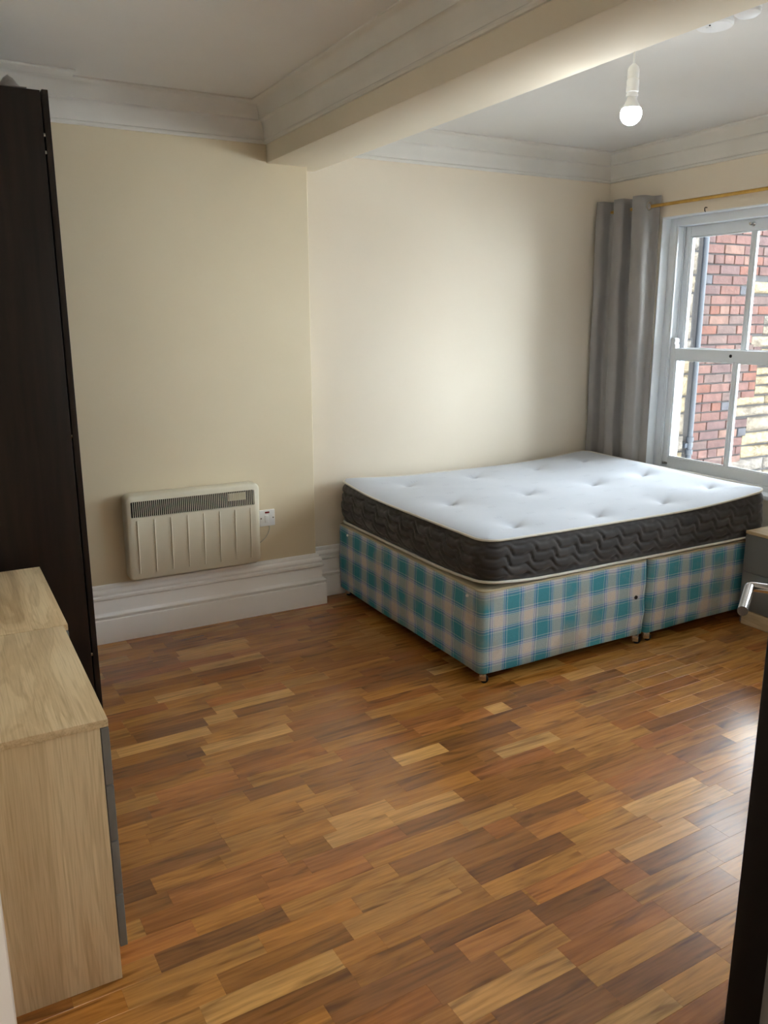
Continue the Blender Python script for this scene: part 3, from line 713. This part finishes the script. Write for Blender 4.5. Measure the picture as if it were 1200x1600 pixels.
def chest(name, y0, y1, x1, label, topmat, H=0.668, depth=0.375, nd=4, face=1, group=None):
    c = empty(name, ((x1 - depth/2), (y0+y1)/2, 0)); tag(c, label, 'chest of drawers', group)
    w = y1 - y0; hx = depth/2
    def p(n, lo, hi, mat, bev=0.001): return obj(n, box(lo, hi, bev), mat, c)
    p('top_panel', (-hx, -w/2, H-0.018), (hx+0.018, w/2, H), topmat)
    for s in (-1, 1):
        a = -w/2+0.002 if s < 0 else w/2-0.018
        p('side_panel', (-hx, a, 0), (hx, a+0.016, H-0.018), M_oak_z)
    p('back_panel', (-hx, -w/2+0.018, 0.03), (-hx+0.006, w/2-0.018, H-0.018), M_oak_z)
    p('plinth', (hx-0.03, -w/2+0.018, 0), (hx-0.012, w/2-0.018, 0.075), M_oak_y)
    zb, zt = 0.082, H-0.021
    dh = (zt-zb)/nd
    for i in range(nd):
        z0 = zb + i*dh
        d = p('drawer', (hx+0.002, -w/2+0.003, z0+0.002), (hx+0.019, w/2-0.003, z0+dh-0.002), M_grey, 0.0015)
        obj('finger_grip', box((hx+0.004, -w/2+0.006, z0+dh-0.006), (hx+0.0185, w/2-0.006, z0+dh-0.0024), 0.0006), M_grey, d)
        obj('drawer_box', boxes([((-hx+0.02, -w/2+0.03, z0+0.015), (hx+0.002, -w/2+0.042, z0+dh-0.03)), ((-hx+0.02, w/2-0.042, z0+0.015), (hx+0.002, w/2-0.03, z0+dh-0.03)), ((-hx+0.02, -w/2+.042, z0+0.015), (-hx+0.032, w/2-.042, z0+dh-0.03)), ((-hx+0.02, -w/2+.042, z0+0.012), (hx+0.002, w/2-.042, z0+0.015))]), M_oak_y, d)
    return c
G = 'matching oak and grey chests'
chest('chest_of_drawers', 1.722, 2.364, 0.244, 'nearer oak-effect chest with grey drawers by the doorway', M_oak_y, group=G)
chest('chest_of_drawers', 2.368, 3.010, 0.256, 'farther oak-effect chest touching the dark wardrobe', M_oak_y2, group=G)

nt = empty('bedside_cabinet', (3.66, 2.365, 0)); tag(nt, 'small grey bedside cabinet with oak top beside the bed', 'bedside cabinet')
def np_(n, lo, hi, mat, par=None): return obj(n, box(lo, hi, 0.001), mat, par or nt)
NX0, NX1, NW, NH = -0.15, 0.13, 0.40, 0.487
np_('top_panel', (NX0-0.019, -NW/2, NH-0.016), (NX1, NW/2, NH), M_oak_y2)
for s in (-NW/2+0.001, NW/2-0.017): np_('side_panel', (NX0, s, 0), (NX1, s+0.016, NH-0.016), M_grey)
np_('back_panel', (NX1-0.006, -NW/2+0.017, 0.03), (NX1, NW/2-0.017, NH-0.016), M_oak_z)
np_('plinth', (NX0-0.012, -NW/2+0.017, 0), (NX0+0.006, NW/2-0.017, 0.075), M_oak_y)
for z0, z1 in ((0.082, 0.275), (0.279, NH-0.020)):
    d = np_('drawer', (NX0-0.019, -NW/2+0.002, z0), (NX0-0.002, NW/2-0.002, z1), M_grey)
    obj('finger_grip', box((NX0-0.017, -NW/2+0.006, z1-0.004), (NX0-0.003, NW/2-0.006, z1+0.0005), 0.0005), M_grey, d)

# ------------------------------------------------------------------ divan bed bases
def plaid():
    m = Mat('blue_check_divan_fabric', 0.9, spec=0.15)
    uv = m.node('ShaderNodeUVMap', uv_map='UVMap'); sep = m.node('ShaderNodeSeparateXYZ'); m.link(uv, 'UV', sep, 'Vector')
    # a little wobble so that the cloth is not ruler-straight
    nz = m.node('ShaderNodeTexNoise', Scale=7.0, Detail=2); m.link(uv, 'UV', nz, 'Vector')
    teal, blue, white, cream, sage = srgb(76, 152, 168), srgb(104, 134, 182), srgb(226, 228, 234), srgb(214, 205, 195), srgb(186, 195, 190)
    def bandramp():
        return m.ramp([(0.0, cream), (0.13, sage), (0.155, white), (0.170, blue), (0.200, white), (0.218, blue), (0.255, teal), (0.285, white), (0.298, teal), (0.690, white), (0.703, teal), (0.73, blue), (0.775, white), (0.795, blue), (0.825, white), (0.84, sage), (0.875, cream)], 'CONSTANT')
    outs = []
    for ch, per, off in (('X', 0.16, 2.07), ('Y', 0.152, 0.350)):
        ad = m.node('ShaderNodeMath', operation='MULTIPLY_ADD'); ad.inputs[1].default_value = 0.014; m.link(nz, 'Fac', ad, 0); m.link(sep, ch, ad, 2)
        s = m.node('ShaderNodeMath', operation='SUBTRACT'); s.inputs[1].default_value = off + 0.007 - per*0.49 - per*20; m.link(ad, 'Value', s, 0)
        d = m.node('ShaderNodeMath', operation='DIVIDE'); d.inputs[1].default_value = per; m.link(s, 'Value', d, 0)
        fr = m.node('ShaderNodeMath', operation='FRACT'); m.link(d, 'Value', fr, 0)
        r = bandramp(); m.link(fr, 'Value', r, 'Fac'); outs.append(r)
    x = m.mix((outs[0], 'Color'), (outs[1], 'Color'), 0.5)
    tc = m.node('ShaderNodeTexCoord')
    n1 = m.node('ShaderNodeTexNoise', Scale=420, Detail=2); m.link(tc, 'Object', n1, 'Vector')
    r1 = m.ramp([(0.3, (0.82, 0.82, 0.82, 1)), (0.7, (1.12, 1.12, 1.12, 1))]); m.link(n1, 'Fac', r1, 'Fac')
    x2 = m.mix((x, 2), (r1, 'Color'), 0.8, 'MULTIPLY')
    # grubby lower edge and worn spots
    n2 = m.node('ShaderNodeTexNoise', Scale=5, Detail=6); m.link(tc, 'Object', n2, 'Vector')
    r2 = m.ramp([(0.52, (0, 0, 0, 1)), (0.72, (0.55, 0.55, 0.55, 1))]); m.link(n2, 'Fac', r2, 'Fac')
    x3 = m.mix((x2, 2), srgb(176, 160, 138), 0.0); m.t.links.new(r2.outputs['Color'], x3.inputs[0])
    m.t.links.new(x3.outputs[2], m.b.inputs['Base Color']); m.bump(n1, 'Fac', 0.25, 0.001)
    return m.m
M_plaid = plaid()
M_beige = fabric('beige_divan_top', srgb(190, 178, 146), srgb(178, 166, 134))
M_uncl = fabric('black_underside', srgb(20, 20, 20), srgb(26, 26, 26))
DY0, DY1, DZ0, DZ1 = 2.600, 3.955, 0.048, 0.418
def divan(name, x0, x1, label):
    c = empty(name, ((x0+x1)/2, (DY0+DY1)/2, 0)); tag(c, label, 'bed base', 'divan bed base halves')
    cx, cy = c.location.x, c.location.y
    per = []; r = 0.028
    for qx, qy, a0 in ((x0+r, DY1-r, 90), (x0+r, DY0+r, 180), (x1-r*0.6, DY0+r*0.6, 270), (x1-r*0.6, DY1-r*0.6, 0)):
        rr = r if qx < x1-0.1 else r*0.6
        for i in range(7):
            a = radians(a0 + 15*i); per.append((qx + rr*cos(a), qy + rr*sin(a)))
    # resample long sides
    P2 = []
    for i in range(len(per)):
        a, b = Vector(per[i]), Vector(per[(i+1) % len(per)]); n = max(1, int((b-a).length/0.04))
        for k in range(n): P2.append(a + (b-a)*k/n)
    N = len(P2)
    # perimeter coordinate with u = x on the front side
    s = [0.0]
    for i in range(N): s.append(s[-1] + (P2[(i+1) % N]-P2[i]).length)
    iref = min(range(N), key=lambda i: (P2[i]-Vector((x0+0.2, DY0))).length)
    u0 = P2[iref].x - s[iref]
    zl = [DZ0, DZ0+0.006, 0.10, 0.17, 0.24, 0.31, 0.37, DZ1-0.010, DZ1-0.003]
    V = []; F = []; UV = []
    rw = random.Random(int(x0*100))
    for j, z in enumerate(zl):
        for i in range(N):
            p = P2[i]; t = (z-DZ0)/(DZ1-DZ0)
            bul = 0.004*sin(pi*t) + 0.0025*sin(9*s[i]+4*z*9) * sin(pi*t)
            if j == 0: bul = -0.006
            if j == len(zl)-1: bul = -0.004
            cxy = Vector((cx, cy)); e = 0.06
            n = Vector((0, 0))
            if p.x < x0+r*1.01: n.x -= 1
            if p.x > x1-r*0.61: n.x += 1
            if p.y < DY0+r*1.01: n.y -= 1
            if p.y > DY1-r*1.01: n.y += 1
            q = p + n*bul
            dz = 0.004*sin(6*s[i]+x0) if j == 0 else 0
            V.append((q.x-cx, q.y-cy, z+dz))
    for j in range(len(zl)-1):
        for i in range(N):
            i2 = (i+1) % N; F.append((j*N+i, j*N+i2, (j+1)*N+i2, (j+1)*N+i))
            UV.append([(u0+s[i], zl[j]), (u0+s[i+1], zl[j]), (u0+s[i+1], zl[j+1]), (u0+s[i], zl[j+1])])
    me = bpy.data.meshes.new('divan_cover'); me.from_pydata(V, [], F); me.update()
    ul = me.uv_layers.new(name='UVMap')
    k = 0
    for f in UV:
        for q in f: ul.data[k].uv = q; k += 1
    shade(me, 50)
    obj('check_cover', me, M_plaid, c)
    obj('top_fabric', mesh_from([(V[(len(zl)-1)*N+i][0], V[(len(zl)-1)*N+i][1], DZ1-0.003) for i in range(N)] + [(V[(len(zl)-1)*N+i][0]*0.985, V[(len(zl)-1)*N+i][1]*0.985, DZ1) for i in range(N)],
        [(i, (i+1) % N, N+(i+1) % N, N+i) for i in range(N)] + [tuple(range(N, 2*N))], smooth=True), M_beige, c)
    ring = [(V[(len(zl)-1)*N+i][0]*1.0, V[(len(zl)-1)*N+i][1]*1.0, DZ1-0.003) for i in range(N)]
    obj('edge_piping', tube(ring, 0.005, 6, True), M_beige, c)
    obj('underside', box((x0-cx+0.012, DY0-cy+0.012, DZ0+0.004), (x1-cx-0.012, DY1-cy-0.012, DZ0+0.012)), M_uncl, c)
    # castors
    for px, py in ((x0+0.024, DY0+0.024), (x1-0.030, DY0+0.024), (x0+0.030, DY1-0.030), (x1-0.030, DY1-0.030)):
        k = obj('castor', lathe([(0, 0.054), (0.009, 0.054), (0.009, 0.046), (0.006, 0.040), (0, 0.040)], 12), M_chrome, c, (px-cx, py-cy, 0), radians(60 - 20*(px > cx)))
        bm = bmesh.new()
        for sx in (-0.012, 0.010): add_box(bm, (sx, -0.020, 0.012), (sx+0.002, 0.008, 0.044), 0.0008)
        add_box(bm, (-0.012, -0.012, 0.041), (0.012, 0.010, 0.044), 0.0008)
        obj('castor_fork', bm_mesh(bm), M_chrome, k)
        w = lathe([(0, -0.0085), (0.012, -0.0085), (0.018, -0.006), (0.018, 0.006), (0.012, 0.0085), (0, 0.0085)], 20, 'X')
        obj('castor_wheel', w, M_black, k, (0, -0.013, 0.0185))
    return c
SPL = 2.856
d1 = divan('divan_base', 1.905, SPL, 'blue check divan base half at the foot, nearer the heater')
d2 = divan('divan_base', SPL+0.016, 3.70, 'blue check divan base half at the head, below the window')
for y in (DY0+0.10, DY1-0.12):
    obj('plastic_glide', lathe([(0, -0.006), (0.006, -0.005), (0.007, 0.002)], 12, 'X'), M_wp, d1, (1.902-d1.location.x, y-d1.location.y, 0.375))
obj('bolt_hole', lathe([(0, -0.0065), (0.009, -0.0065), (0.009, 0.004)], 14, 'Y'), M_black, d1, (2.79-d1.location.x, DY0-d1.location.y, 0.245))

# ------------------------------------------------------------------ mattress
M_tick = fabric('white_mattress_ticking', srgb(198, 202, 212), srgb(192, 197, 207), 500, 0.75, 0.12)
M_side = fabric('charcoal_quilted_border', srgb(62, 60, 60), srgb(54, 52, 52), 600, 0.62, 0.15)
M_pip = fabric('white_piping', srgb(226, 222, 212), srgb(216, 212, 202))
MX0, MX1, MY0, MY1 = 1.915, 3.688, 2.598, 3.965
mat = empty('mattress', ((MX0+MX1)/2, (MY0+MY1)/2, 0.42)); tag(mat, 'white topped mattress with charcoal quilted sides on the divan', 'mattress')
mcx, mcy = mat.location.x, mat.location.y
def top_z(x, y):
    u, v = (x-MX0)/(MX1-MX0), (y-MY0)/(MY1-MY0)
    z = 0.629 + 0.004*(1-u)**6*(1-v)**2
    z += 0.045*max(0, (u-0.55)/0.45)**2.2 + 0.014*(v**5)*(1-u) + 0.020*exp(-((u)**2/0.02 + (1-v)**2/0.03))
    z += 0.012*v**3*u
    return z
def low_z(x, y):
    u, v = (x-MX0)/(MX1-MX0), (y-MY0)/(MY1-MY0)
    return 0.431 + 0.018*exp(-((u)**2/0.01 + v**2/0.02)) + 0.004*max(0, u-0.6)
# outline
per = []; R = 0.085
for qx, qy, a0 in ((MX0+R, MY1-R, 90), (MX0+R, MY0+R, 180), (MX1-R, MY0+R, 270), (MX1-R, MY1-R, 0)):
    for i in range(13):
        a = radians(a0 + 7.5*i); per.append(Vector((qx+R*cos(a), qy+R*sin(a))))
P2 = []
for i in range(len(per)):
    a, b = per[i], per[(i+1) % len(per)]; n = max(1, int((b-a).length/0.008))
    for k in range(n): P2.append(a+(b-a)*k/n)
N = len(P2); s = [0.0]
for i in range(N): s.append(s[-1]+(P2[(i+1) % N]-P2[i]).length)
nrm = []
for i in range(N):
    d = (P2[(i+1) % N]-P2[i-1]).normalized(); nrm.append(Vector((d.y, -d.x)))
def quilt(u, h):
    # stepped wavy stitch lines running slantwise over the border
    best = 0.0
    u2 = u + 0.010*sin(h*40)
    per_u = 0.125
    ph = (u2 / per_u) % 1.0
    saw = 0.014*(sin(2*pi*ph) + 0.30*sin(4*pi*ph+0.6))
    row = (h + saw + 0.35*u2) / 0.044
    f = row % 1.0; dd = min(f, 1-f)
    return 1 - exp(-(dd/0.13)**2)
rm = random.Random(9)
wr_ph = [rm.uniform(0, 6.28) for _ in range(6)]
NH = 34
V = []; F = []
for j in range(NH+1):
    t = j/NH
    for i in range(N):
        p = P2[i]; zt, zb = top_z(p.x, p.y)-0.006, low_z(p.x, p.y)+0.004
        z = zb + (zt-zb)*t
        edge = min(1, 6*t, 6*(1-t))
        b = 0.016*(1-(2*t-1)**4) + 0.0085*quilt(s[i], z)*edge
        b += 0.0022*sin(19*s[i]+30*z+wr_ph[0])*edge + 0.0016*sin(31*s[i]-44*z+wr_ph[1])*edge
        # puckers below the top seam
        b += 0.0012*sin(150*s[i])*exp(-(1-t)*9)
        q = p + nrm[i]*(b - 0.012)
        y = min(q.y, YA-0.010)
        V.append((q.x-mcx, y-mcy, z-0.42))
for j in range(NH):
    for i in range(N):
        i2 = (i+1) % N; F.append((j*N+i, j*N+i2, (j+1)*N+i2, (j+1)*N+i))
me = mesh_from(V, F); shade(me, 180); obj('quilted_border', me, M_side, mat)
# top panel
TUF = [(2.185, 2.755), (2.645, 2.73), (3.11, 2.76), (3.52, 2.83), (2.175, 3.25), (2.65, 3.245), (3.12, 3.26), (3.48, 3.25), (2.215, 3.72), (2.66, 3.74), (3.12, 3.75), (3.49, 3.74)]
def puff(x, y):
    e = min(x-MX0, MX1-x, y-MY0, MY1-y)
    z = top_z(x, y) + 0.018*(1-exp(-max(e, 0)/0.06)) - 0.002
    for a, b in TUF:
        r2 = (x-a)**2+(y-b)**2
        if r2 < 0.09: z -= 0.020*exp(-sqrt(r2)/0.032) + 0.006*exp(-r2/0.012)
    for a, b in TUF:   # creases running out of each tuft
        dx, dy = x-a, y-b; al = dx*0.85+dy*0.52; ac = -dx*0.52+dy*0.85
        if abs(al) < 0.16: z -= 0.005*exp(-(ac/0.012)**2)*max(0, 1-abs(al)/0.15)
    z += 0.0025*sin(5*x+2)*sin(6*y)
    return z
bm = bmesh.new(); GXN, GYN = 190, 150; grid = {}
def clampR(x, y):
    # squash the square grid into the rounded outline
    cxx = min(max(x, MX0+R), MX1-R); cyy = min(max(y, MY0+R), MY1-R); dx, dy = x-cxx, y-cyy
    if dx and dy:
        m_ = max(abs(dx), abs(dy)); l = sqrt(dx*dx+dy*dy); dx, dy = dx*m_/l, dy*m_/l
    return cxx+dx, cyy+dy
for j in range(GYN+1):
    for i in range(GXN+1):
        x, y = clampR(MX0+(MX1-MX0)*i/GXN, MY0+(MY1-MY0)*j/GYN)
        edge = i in (0, GXN) or j in (0, GYN)
        grid[i, j] = bm.verts.new((x-mcx, min(y, YA-.01)-mcy, (top_z(x, y)-0.003 if edge else puff(x, y))-0.42))
for j in range(GYN):
    for i in range(GXN): bm.faces.new((grid[i, j], grid[i+1, j], grid[i+1, j+1], grid[i, j+1]))
obj('top_panel', bm_mesh(bm, True, 180), M_tick, mat)
obj('bottom_panel', mesh_from([(p.x-mcx, p.y-mcy, low_z(p.x, p.y)-0.42-0.002) for p in P2], [tuple(range(N))]), M_tick, mat)
def ringpts(fz, off): return [(P2[i].x+nrm[i].x*off-mcx, min(P2[i].y+nrm[i].y*off, YA-.008)-mcy, fz(P2[i].x, P2[i].y)-0.42) for i in range(0, N, 2)]
obj('top_piping', tube(ringpts(lambda x, y: top_z(x, y)-0.003, -0.002), 0.0055, 8, True), M_pip, mat)
obj('bottom_piping', tube(ringpts(lambda x, y: low_z(x, y)+0.002, 0.000), 0.0065, 8, True), M_pip, mat)

# ------------------------------------------------------------------ the open bedroom door at the right edge
M_door = mottled('black_brown_door', srgb(26, 21, 19), srgb(20, 16, 14), 0.45, 6, 4, 80, 0.05, 0.001, 0.3)
dirx, diry = 0.589/0.6994, 0.377/0.6994
door = empty('door_1', (0.836, 0.571, 0.0), math.atan2(diry, dirx)); tag(door, 'dark open bedroom door at the right edge', 'door', kind='structure')
obj('door_leaf', box((0.004, -0.042, 0.008), (0.768, 0.0, 2.02), 0.002), M_door, door)
for z in (0.25, 1.0, 1.75): obj('hinge', tube([(0.0, -0.046, z-0.045), (0.0, -0.046, z+0.045)], 0.006, 10), M_chrome, door)
ho = obj('door_handle', lathe([(0, 0.009), (0.020, 0.009), (0.026, 0.006), (0.026, 0)], 28, 'Y'), M_chrome, door, (0.700, 0, 0.997))
obj('lever', tube([(0, 0.004, 0), (0, 0.054, 0), (-0.001, 0.0595, 0), (-0.006, 0.063, 0), (-0.02, 0.063, -0.0005), (-0.142, 0.063, -0.006)], [0.0095]*6, 18), M_chrome, ho)

# ------------------------------------------------------------------ unseen hallway light added to brighten the room from behind the camera
hl = empty('added_hallway_light', (0.45, -0.65, ZC)); tag(hl, 'added round ceiling light in the hallway, unseen, brightens the near side', 'lamp')
obj('light_base', lathe([(0, 0), (0.15, 0), (0.15, -0.02), (0, -0.02)], 32), M_white, hl)
opal = Mat('lit_opal_glass', 0.4, (1, 1, 1, 1)); opal.b.inputs['Emission Color'].default_value = (1.0, 0.93, 0.84, 1)
opal.b.inputs['Emission Strength'].default_value = HALL_WATTS / (pi * 2*pi*0.14**2)
obj('opal_dome', lathe([(0.14, -0.02)] + [(0.14*cos(i/10*pi/2), -0.02-0.09*sin(i/10*pi/2)) for i in range(1, 10)] + [(0, -0.11)], 32), opal.m, hl)

# faint printed motifs on the mattress ticking
M_print = fabric('faint_grey_print', srgb(184, 188, 200), srgb(178, 182, 194), 500, 0.75, 0.1)
def letter_z(x, y, h, V, F):
    w = h*0.62; t = h*0.16
    P = [(0, h), (w, h), (w, h-t), (t*1.3, t), (w, t), (w, 0), (0, 0), (0, t), (w-t*1.3, h-t), (0, h-t)]
    n0 = len(V)
    for a, b in P:
        # the lettering lies across the bed, leaning a little
        px, py = x + a*0.97 - b*0.12, y + a*0.12 + b*0.97
        V.append((px-mcx, py-mcy, puff(px, py)+0.0007-0.42))
    F += [(n0, n0+9, n0+2, n0+1), (n0+2, n0+9, n0+8), (n0+8, n0+7, n0+3, n0+2), (n0+7, n0+6, n0+5, n0+4), (n0+3, n0+7, n0+4)]
V = []; F = []; k = 0
for j in range(7):
    for i in range(9):
        x = MX0 + 0.16 + i*0.185 + (0.09 if j % 2 else 0); y = MY0 + 0.09 + j*0.178
        if x > MX1 - 0.12 or y > MY1-0.1: continue
        for q in range(3): letter_z(x + q*0.017, y + q*0.002, 0.022, V, F)
po = obj('printed_motifs', mesh_from(V, F), M_print, mat); po['kind'] = 'stuff'; po['label'] = 'faint grey zzz print'
